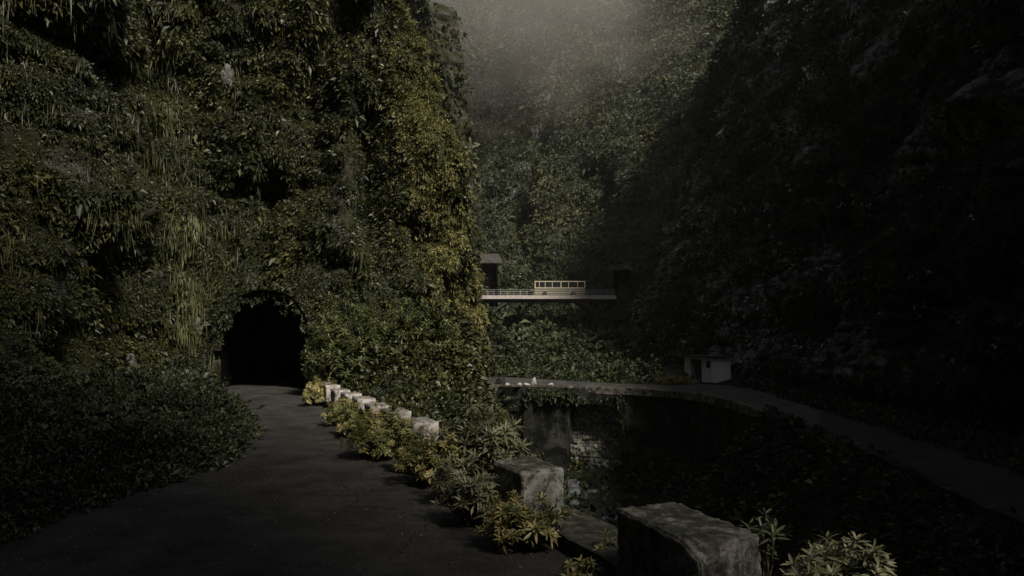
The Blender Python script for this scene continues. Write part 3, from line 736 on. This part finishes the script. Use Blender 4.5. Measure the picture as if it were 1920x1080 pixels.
def outcrops(P, spots, near=60, give=False):
    v = (P - CAM).reshape(-1, 3); ok = v[:, 1] > near; u = v[:, 0] / v[:, 1]; w = v[:, 2] / v[:, 1]; pts = []
    for a, b, r in spots:
        dd = np.where(ok, (u - (a - 960) / F) ** 2 + (w - (HOR - b) / F) ** 2, 9); dd = np.where(dd < 4e-4, v[:, 1], 1e6); pts.append((P.reshape(-1, 3)[dd.argmin()], r))
    if give: return pts
    def f(C):
        m = np.zeros(C.shape[:-1])
        for q, r in pts: m = np.maximum(m, np.exp(-((C - q) ** 2).sum(-1) / r ** 2))
        return m
    return f
ROCKY = outcrops(RP, [(1055, 70, 8), (1058, 110, 8), (1040, 135, 7), (990, 150, 7), (965, 190, 6), (985, 235, 5), (960, 290, 6), (945, 330, 5), (1285, 75, 6), (1265, 110, 6), (1230, 320, 5), (1260, 360, 6), (1215, 390, 5), (1300, 400, 6), (1240, 430, 6), (1210, 540, 4), (1290, 545, 4), (1385, 520, 4)])
foliage('cliff_foliage', RP, RN, 95000, 6, M_leafR, 0.0034, lambda C: patch(.14, -.3, .12, 81, (1, 1, 1.6))(C) * (C[..., 1] < 150) * (1 - .8 * ROCKY(C)), 3, out=.4, flush=1.2)
M_fleck = leaf_mat('pale_rock_chip', [(0.0, (0.12, 0.12, 0.11)), (0.5, (0.30, 0.30, 0.28)), (1.0, (0.62, 0.61, 0.58))], rough=.8, spec=.2)
foliage('rock_ledge_chips', RP, RN, 5200, 4, M_fleck, .0032, lambda C: (C[..., 1] < 140) * sm(.05, .35, fbm(C * np.array([.12, .12, .55]), 4, 95)) * np.interp(C[..., 1], [30, 60, 90, 140], [.12, 1, 1, .7]), 51, up=-.2, out=.2, flush=1.6, aspect=.7)
foliage('hillside_foliage', RP, RN, 115000, 6, M_leafB, 0.0032, lambda C: patch(.035, -.9, -.5, 91, (1, 1, .5))(C) * (C[..., 1] > 120) * (1 - .6 * ROCKY(C)), 4, out=.35, flush=1.6)
M_moss_lit = leaf_mat('sunlit_moss', [(0.0, (0.05, 0.058, 0.018)), (0.4, (0.17, 0.17, 0.055)), (0.8, (0.32, 0.29, 0.11)), (1.0, (0.46, 0.40, 0.2))], scale=0.5)  # golden moss; its pale tones also stand in for sunlight on the ridge
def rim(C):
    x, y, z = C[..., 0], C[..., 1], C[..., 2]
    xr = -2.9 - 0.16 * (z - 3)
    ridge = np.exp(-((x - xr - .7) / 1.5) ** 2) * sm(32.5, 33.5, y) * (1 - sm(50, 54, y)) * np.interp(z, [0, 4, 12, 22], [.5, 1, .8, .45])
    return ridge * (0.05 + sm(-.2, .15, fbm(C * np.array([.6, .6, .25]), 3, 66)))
foliage('sunlit_cliff_moss', LP, LN, 34000, 8, M_moss_lit, .0020, rim, 17, up=-.1, aspect=.3, lift=2.6, lim=(.05, .3))
ROCKS = [(432, 118, .55, 'pale bare rock high on the left cliff above the tunnel'), (262, 690, .32, 'pale rock low on the left cliff behind the roadside undergrowth'), (395, 478, .35, 'small grey rock just above the left side of the tunnel mouth'), (385, 600, .4, 'grey rock face beside the left edge of the tunnel mouth')]
for i, (a, b, r, lab) in enumerate(ROCKS):
    q, _ = outcrops(LP, [(a, b, r)], 5, True)[0]; q = q + (CAM - q) / np.linalg.norm(CAM - q) * -.06
    stone('rock_outcrop', tuple(q), (r * .75, r * .55, r * 1.15), M_outcrop, i * 2 + 1, lab, 'rock', 'pale rocks showing through the cliff foliage')
# hanging creepers on the left cliff: long thin strands
def creepers(count, keep, seed, mat=M_leafL):
    r = np.random.default_rng(seed); p, n, dist = surf_sample(LP, LN, count, keep, True, seed)
    k = 7; m = count * k; p = np.repeat(p, k, 0); n = np.repeat(n, k, 0); L = np.repeat(np.exp(r.normal(0.0, .5, count)) * .55, k) * r.uniform(.6, 1.2, m)
    base = p + r.normal(0, .12, (m, 3)) + n * .18; d = r.normal(0, .12, (m, 3)) + n * .12; d[:, 2] -= 1; d /= np.linalg.norm(d, axis=1, keepdims=True)
    V, Q = leaf_quads(base, d, L, np.full(m, .022) * r.uniform(.6, 1.5, m), n + r.normal(0, .3, (m, 3)), 0)
    t = np.repeat(np.clip(r.beta(3, 2, count), 0, 1), k)
    o = np_mesh('hanging_creepers', V, Q, mat, False, None, np.repeat(t, 4)); tag(o, kind='stuff')
_vp = outcrops(LP, [(362, v_, .8) for v_ in (430, 470, 510, 550, 590)], 5, True)
def _vk(C):
    m = np.zeros(C.shape[:-1])
    for q, r in _vp: m = np.maximum(m, np.exp(-((C - q) ** 2).sum(-1) / .35) * ((C[..., 1] - q[1]) < 2))
    return m
creepers(110, _vk, 10, M_shrub)
creepers(1700, notunnel(lambda C: patch(.22, 0.05, .3, 77, (1, 1, .25))(C) * (C[..., 1] < 56) * (C[..., 2] > 3)), 9)

# ground vegetation
GN = normals_grid(GP); GN *= np.sign(GN[..., 2:3])
def veg_mask(C):
    x, y = C[..., 0], C[..., 1]; xn = np.interp(y, [q[1] for q in NEAR[::-1]], [q[0] for q in NEAR[::-1]])
    return ((x > xL(y) + 0.5) & (x < xn - .2) & (y < 58) & (y > 2)) * (0.15 + sm(-.3, .2, fbm(C * .5, 3, 5)))
foliage('ravine_undergrowth', GP, GN, 45000, 6, M_leafR, 0.0048, lambda C: veg_mask(C) * ~((C[..., 1] > 17) & (C[..., 0] < 2)), 11, up=1.0, lim=(0.08, 2))
foliage('bank_undergrowth', GP, GN, 40000, 7, M_leafL, 0.0055, lambda C: veg_mask(C) * ((C[..., 1] > 15) & (C[..., 0] < 2)), 12, up=1.0, lift=1.6, lim=(.08, 2))
def far_mask(C):
    x, y = C[..., 0], C[..., 1]; yn = np.interp(x, [q[0] for q in FAR[:5]] + [14, 30], [q[1] for q in FAR[:5]] + [64.5, 66])
    return (0.12 + sm(-.25, .15, billow(C * .2, 3, 3))) * ((y > yn + .6) & ~((x > 14) & (y < 72)))
foliage('valley_undergrowth', GP, GN, 26000, 7, M_leafB, 0.005, far_mask, 13, up=1.0, lift=1.2)
foliage('ravine_undergrowth', GP, GN, 5000, 6, M_shrub, 0.0045, lambda C: ((C[..., 1] > 59) & (C[..., 1] < 68) & (C[..., 0] > 2) & (C[..., 0] < 10) & (C[..., 2] < -2.5)) * 1.0, 14, up=1.0)  # lighter leaves stand in for light on the slope behind the arch

def wall_plants():
    r = bpy.data.objects['stone_viaduct']; A = np.array([-5.2, 62.6]); B = np.array([9.4, 56.75]); U = np.linalg.norm(B - A)
    us = np.linspace(0, U, 60); zs = np.linspace(-9, ZF - .3, 30); P = np.zeros((60, 30, 3)); d = (B - A) / U
    P[..., :2] = (A + us[:, None] * d)[:, None]; P[..., 2] = zs[None]; N = np.zeros_like(P); N[..., 0] = d[1]; N[..., 1] = -d[0]
    u1, u2 = 9.6, 14.1
    def k(C):
        u = ((C[..., :2] - A) * d).sum(-1); return (0.02 + sm(0, .3, fbm(C * .5, 3, 6))) * ~((u > u1 - 2.4) & (u < u2 + .6) & (C[..., 2] < -2.6))
    o = foliage('hanging_plants', P, N, 2600, 6, M_leafR, .0034, k, 41, up=-.3, parent=r, kind=None); o.location = (-3, -60, 8.7)
wall_plants()
def verge(C):
    x, y = C[..., 0], C[..., 1]; xf = np.interp(y, [q[1] for q in FAR[::-1] if q[1] < 60], [q[0] for q in FAR[::-1] if q[1] < 60]); xn = np.interp(y, [q[1] for q in NEAR[::-1]], [q[0] for q in NEAR[::-1]])
    return ((x > xf - .35) & (x < 22) & (y > 9) & (y < 60)) * 1.0 + ((x > xn - .7) & (x < xn + .35) & (y > 9) & (y < 50)) * 1.6 * sm(-.1, .2, fbm(C * .4, 3, 8))
foliage('verge_undergrowth', GP, GN, 12000, 6, M_leafR, .0045, verge, 44, up=1.0, lim=(.06, 1))
# left roadside undergrowth: humped bank between the road and the cliff
def left_bank():
    xs = np.arange(-16, -4.0, .2); ys = np.arange(1.5, 31, .2); X, Y = np.meshgrid(xs, ys, indexing='ij')
    edge = np.interp(Y, [1.5, 5, 9.1, 11.1, 12.9, 16.2, 20, 25, 31], [-4.9, -5.2, -5.4, -5.4, -5.3, -5.6, -7.4, -9.6, -13.4])
    edge = edge + 0.35 * fbm(np.stack([X * 0, Y, X * 0], -1) * .5, 3, 3)
    t = np.clip((edge - X), 0, 20); p = np.stack([X, Y, 0 * X], -1)
    H = np.interp(Y, [1.5, 9, 14, 20, 25, 31], [0.15, 0.3, 0.45, 0.72, 0.5, .3])
    Z = -0.3 + (H + .3) * (1 - np.exp(-t * 1.6)) + 0.0 * t + (0.34 * billow(p * .75, 3, 6) + .1) * sm(0, 1, t)
    P = np.stack([X, Y, Z], -1); N = normals_grid(P); N *= np.sign(N[..., 2:3])
    o = np_mesh('roadside_bank', P, grid_faces(len(xs), len(ys)), M_soil); tag(o, kind='structure')
    f = foliage('roadside_undergrowth', P, N, 60000, 8, M_leafU, 0.0038, lambda C: (C[..., 2] > -.2) * 1.0, 15, up=.9, aspect=.45, lift=2.6, lim=(.04, .4), droop=.3)
left_bank()

# ------------------------------------------------------------------ bushes made of stems carrying rosettes of long leaves
def leaf_long(base, d, L, W, nrm, curl):
    """lanceolate leaf: base, two side pairs, tip, folded along the midrib"""
    side = np.cross(d, nrm); side /= np.linalg.norm(side, axis=1, keepdims=True) + 1e-9
    up = np.cross(side, d); m = len(base)
    def pt(t, w, h): return base + d * (L * t)[:, None] + side * (W * w)[:, None] + up * ((h - curl * t * t) * L)[:, None]
    V = np.stack([pt(0, 0, 0), pt(.35, .42, .03), pt(.35, 0, 0), pt(.35, -.42, .03), pt(.72, .36, .02), pt(.72, 0, 0), pt(.72, -.36, .02), pt(1.0, 0, 0)], 1)
    f = np.array([[0, 2, 1], [0, 3, 2], [1, 2, 5], [1, 5, 4], [2, 3, 6], [2, 6, 5], [4, 5, 7], [5, 6, 7]])
    Q = (np.arange(m)[:, None, None] * 8 + f[None]).reshape(-1, 3); return V.reshape(-1, 3), Q
def bush(name, loc, rx, ry_, h, n_ros, leafL, mat, label, cat='bush', group=None, seed=0, z0=0.0, nl=13, wr=0.24, spread=0.9, dome=0.25):
    r = np.random.default_rng(seed + 100)
    root = empty(name, loc); tag(root, label, cat, group)
    a = r.uniform(0, 2 * np.pi, n_ros); q = np.sqrt(r.uniform(0.02, 1, n_ros)); ph = np.arcsin(np.clip(q, 0, 1)) * spread
    rr_ = r.uniform(.62, 1.05, n_ros) * (1 + .18 * np.sin(3 * a + seed) + .1 * np.sin(7 * a + 2 * seed))
    c = np.stack([np.cos(a) * np.sin(ph * 1.05) * rx * rr_, np.sin(a) * np.sin(ph * 1.05) * ry_ * rr_, z0 + h * (dome + (1 - dome) * np.cos(ph * 1.02)) * rr_], -1)
    ax = c - np.array([0, 0, z0 - h * .1]); ax /= np.linalg.norm(ax, axis=1, keepdims=True); ax[:, 2] += .35; ax += r.normal(0, .25, ax.shape); ax /= np.linalg.norm(ax, axis=1, keepdims=True)
    m = n_ros * nl; A = np.repeat(ax, nl, 0); C = np.repeat(c, nl, 0)
    t1 = np.cross(A, np.array([.3, .1, 1.0])); t1 /= np.linalg.norm(t1, axis=1, keepdims=True); t2 = np.cross(A, t1)
    k = np.tile(np.arange(nl), n_ros); an = k * 2.399 + np.repeat(r.uniform(0, 6, n_ros), nl); el = np.interp(k / nl, [0, 1], [-.15, 1.1]) + r.normal(0, .15, m)
    d = t1 * (np.cos(an) * np.cos(el))[:, None] + t2 * (np.sin(an) * np.cos(el))[:, None] + A * np.sin(el)[:, None]
    L = leafL * np.repeat(r.uniform(.7, 1.25, n_ros), nl) * (1 - .35 * k / nl) * r.uniform(.8, 1.15, m)
    V, Q = leaf_long(C - A * (leafL * .3 * (1 - k / nl))[:, None], d, L, L * wr, A, r.uniform(.05, .35, m))
    tt = np.clip(np.repeat(r.beta(2.2, 2.5, n_ros), nl) + .25 * (k / nl - .5) + r.normal(0, .08, m), 0, 1)
    np_mesh('foliage', V, Q, mat, False, root, np.repeat(tt, 8))
    s = MB(); ns = min(n_ros, 60)
    for i in range(ns):
        b = Vector((c[i, 0] * .12, c[i, 1] * .12, -0.03)); e = Vector(c[i]); mid = b.lerp(e, .5) + Vector((c[i, 0] * .12, c[i, 1] * .12, -.04 * h))
        s.cyl(b, mid, .011, 5, .008); s.cyl(mid, e, .008, 5, .005)
    s.build('stems', M_stem, root, smooth=True)
    return root
GB = 'leafy bushes along the road edge'
def gp(u, v, z=0): x, y = px(u, v, z); return (x, y, 0)
bush('olive_bush', gp(605, 757), .62, 1.3, .80, 420, .11, M_leafY, 'farthest olive-yellow bush, at the tunnel end of the guard blocks', group=GB, seed=1, wr=.34, dome=.06)
bush('olive_bush', gp(643, 793), .36, 1.1, .66, 330, .10, M_leafY, 'small olive bush in front of the seventh and eighth guard blocks', group=GB, seed=2, wr=.34, dome=.06)
bush('olive_bush', gp(664, 815), .38, .75, .66, 300, .10, M_leafY, 'narrow olive bush just left of the largest olive bush', group=GB, seed=12, wr=.34, dome=.06)
bush('olive_bush', gp(722, 853), .70, .85, .82, 900, .095, M_leafY, 'largest rounded olive-yellow bush on the asphalt edge before the whitewashed blocks', group=GB, seed=3, wr=.34, dome=.06)
bush('olive_bush', gp(818, 903), .58, .65, .74, 380, .10, M_leafY, 'green-gold bush between the largest olive bush and the pale rosette bush', group=GB, seed=4, wr=.34, dome=.06)
bush('rosette_bush', (-0.5, 11.8, 0), .78, .7, 1.12, 150, .22, M_leafP, 'tall pale bush with long pointed leaves in rosettes behind the second guard block', group=GB, seed=5, nl=16, wr=.2)
bush('rosette_bush', gp(885, 978), .42, .42, .62, 90, .145, M_leafP, 'bush of pale leaf rosettes left of the second guard block', group=GB, seed=6, nl=16, wr=.24)
bush('rosette_bush', gp(975, 1022), .50, .38, .56, 130, .125, M_leafY, 'bush of dull gold rosettes spreading in front of the second guard block', group=GB, seed=7, nl=16, wr=.26)
bush('olive_bush', gp(775, 880), .40, .45, .66, 260, .095, M_leafY, 'olive bush filling the gap in front of the third guard block', group=GB, seed=13, wr=.32, dome=.06)
bush('rosette_bush', gp(852, 938), .38, .42, .60, 75, .14, M_leafP, 'low pale rosette bush between the green-gold bush and the second guard block', group=GB, seed=14, nl=16, wr=.24, dome=.1)
bush('seedling', gp(1132, 1052), .14, .12, .30, 16, .10, M_leafY, 'single yellow-green sprig on the plinth left of the nearest block', 'plant', GB, seed=8, nl=12, wr=.3)
bush('seedling', gp(1085, 1085), .22, .18, .22, 26, .09, M_leafY, 'low yellow-green sprig at the bottom edge of the photo', 'plant', GB, seed=9, nl=12, wr=.3)
bush('broadleaf_bush', (2.75, 6.2, 0.0), .50, .50, .60, 170, .14, M_leafP, 'bright green-gold bush with broad leaves right of the nearest guard block', group=GB, seed=10, nl=12, wr=.3, z0=-.05)
bush('slender_plant', (2.38, 7.1, -0.1), .24, .2, .72, 16, .16, M_leafU, 'thin upright plant with sparse leaves behind the nearest guard block', 'plant', GB, seed=11, nl=9, wr=.25, spread=.75, dome=.55)
# shrubs right of the tunnel: drooping long leaves
GS = 'big shrubs right of the tunnel mouth'
for i, (u, z, y, rx, h, lab) in enumerate([(635, 0.0, 30.0, 1.6, 3.2, 'large dark green shrub touching the right side of the tunnel mouth'),
                                         (715, 0.0, 30.0, 1.7, 3.4, 'large green shrub in the middle of the three right of the tunnel'),
                                         (800, 0.0, 29.5, 1.5, 3.3, 'large green shrub nearest the lit cliff corner')]):
    bush('large_shrub', ((u - 960) / F * y, y, z), rx, 1.4, h, 750, .27, M_shrub, lab, 'shrub', GS, seed=20 + i, nl=11, wr=.24, spread=1.0)
# grass clump by the hut
def tuft(name, loc, n, h, rx, ry_, mat, label):
    r = np.random.default_rng(3); b = np.stack([r.normal(0, rx, n), r.normal(0, ry_, n), np.zeros(n)], -1)
    d = r.normal(0, .6, (n, 3)); d[:, 2] = 1; d /= np.linalg.norm(d, axis=1, keepdims=True)
    V, Q = leaf_quads(b, d, h * r.uniform(.5, 1.2, n), np.full(n, .07), r.normal(0, 1, (n, 3)), .4)
    o = np_mesh(name, V, Q, mat, False, None, np.repeat(r.uniform(.4, .9, n), 4)); o.location = loc; tag(o, label, 'grass clump'); return o
tuft('grass_clump', (14.1, 63.2, ZF), 1800, 1.1, .55, .4, M_leafY, 'yellowish grass clump on the verge left of the hut')
# fallen leaves on the asphalt
def litter():
    r = np.random.default_rng(8); n = 1500; y = r.uniform(3.5, 26, n); e = r.random(n)
    x = np.interp(y, [5, 13, 18, 25], [-5.2, -5.2, -6.6, -9.6]) * (1 - e) + (xL(y) - .5) * e
    e2 = r.random(n) < .7; x = np.where(e2, np.where(r.random(n) < .5, np.interp(y, [5, 13, 18, 25], [-5.2, -5.2, -6.6, -9.6]) + r.exponential(.35, n), xL(y) - .7 - r.exponential(.25, n)), x)
    b = np.stack([x, y, np.full(n, .022)], -1); a = r.uniform(0, 6.3, n); d = np.stack([np.cos(a), np.sin(a), r.uniform(0, .3, n)], -1)
    V, Q = leaf_quads(b, d, r.uniform(.02, .06, n), r.uniform(.01, .025, n), np.tile([0, 0, 1.0], (n, 1)), .0)
    o = np_mesh('leaf_litter', V, Q, M_leafP, False, None, np.repeat(r.random(n), 4)); tag(o, kind='stuff')
litter()

# ------------------------------------------------------------------ air
def volume_box(name, lo, hi, density, col, aniso=0.0):
    o = MB().box(lo[0], hi[0], lo[1], hi[1], lo[2], hi[2]).build(name, None_mat(name, density, col, aniso)); tag(o, kind='stuff'); return o
def None_mat(name, density, col, aniso):
    m = bpy.data.materials.new(name + '_air'); m.use_nodes = True; nt = m.node_tree; nt.nodes.remove(nt.nodes['Principled BSDF'])
    v = nt.nodes.new('ShaderNodeVolumePrincipled'); v.inputs['Density'].default_value = density; v.inputs['Color'].default_value = (*col, 1)
    v.inputs['Anisotropy'].default_value = aniso; nt.links.new(v.outputs[0], nt.nodes['Material Output'].inputs['Volume']); return m
HAZE = 0.0001
if HAZE: volume_box('haze', (-1600, -1600, -15), (1600, 1600, 215), HAZE, (0.8, 0.8, 0.78))
def mist(name, loc, rad, density):
    bm = bmesh.new(); bmesh.ops.create_icosphere(bm, subdivisions=3, radius=1.03)
    me = bpy.data.meshes.new(name); bm.to_mesh(me); bm.free(); m = None_mat(name, density, (.95, .90, .84), 0); me.materials.append(m)
    nt = m.node_tree; v = [n for n in nt.nodes if n.type == 'PRINCIPLED_VOLUME'][0]
    tc = nt.nodes.new('ShaderNodeTexCoord'); ln = nt.nodes.new('ShaderNodeVectorMath'); ln.operation = 'LENGTH'; nt.links.new(tc.outputs['Object'], ln.inputs[0])
    nz = nt.nodes.new('ShaderNodeTexNoise'); nz.inputs['Scale'].default_value = 2.4; nz.inputs['Detail'].default_value = 4; nt.links.new(tc.outputs['Object'], nz.inputs['Vector'])
    a = nt.nodes.new('ShaderNodeMath'); a.operation = 'MULTIPLY_ADD'; a.inputs[1].default_value = 1.5; a.inputs[2].default_value = -.75; nt.links.new(nz.outputs['Fac'], a.inputs[0])
    b = nt.nodes.new('ShaderNodeMath'); b.operation = 'ADD'; nt.links.new(ln.outputs['Value'], b.inputs[0]); nt.links.new(a.outputs[0], b.inputs[1])
    r = nt.nodes.new('ShaderNodeMapRange'); r.interpolation_type = 'SMOOTHSTEP'; r.inputs['From Min'].default_value = 1.0; r.inputs['From Max'].default_value = 0.1
    r.inputs['To Min'].default_value = 0; r.inputs['To Max'].default_value = density; nt.links.new(b.outputs[0], r.inputs['Value']); nt.links.new(r.outputs[0], v.inputs['Density'])
    o = bpy.data.objects.new(name, me); COL.objects.link(o); o.location = loc; o.scale = rad; tag(o, kind='stuff')
mist('mist', (-4, 200, 112), (66, 30, 54), .024)
mist('mist', (10, 194, 84), (40, 20, 40), .0035)
print('verts', sum(len(o.data.vertices) for o in bpy.data.objects if o.type == 'MESH'))
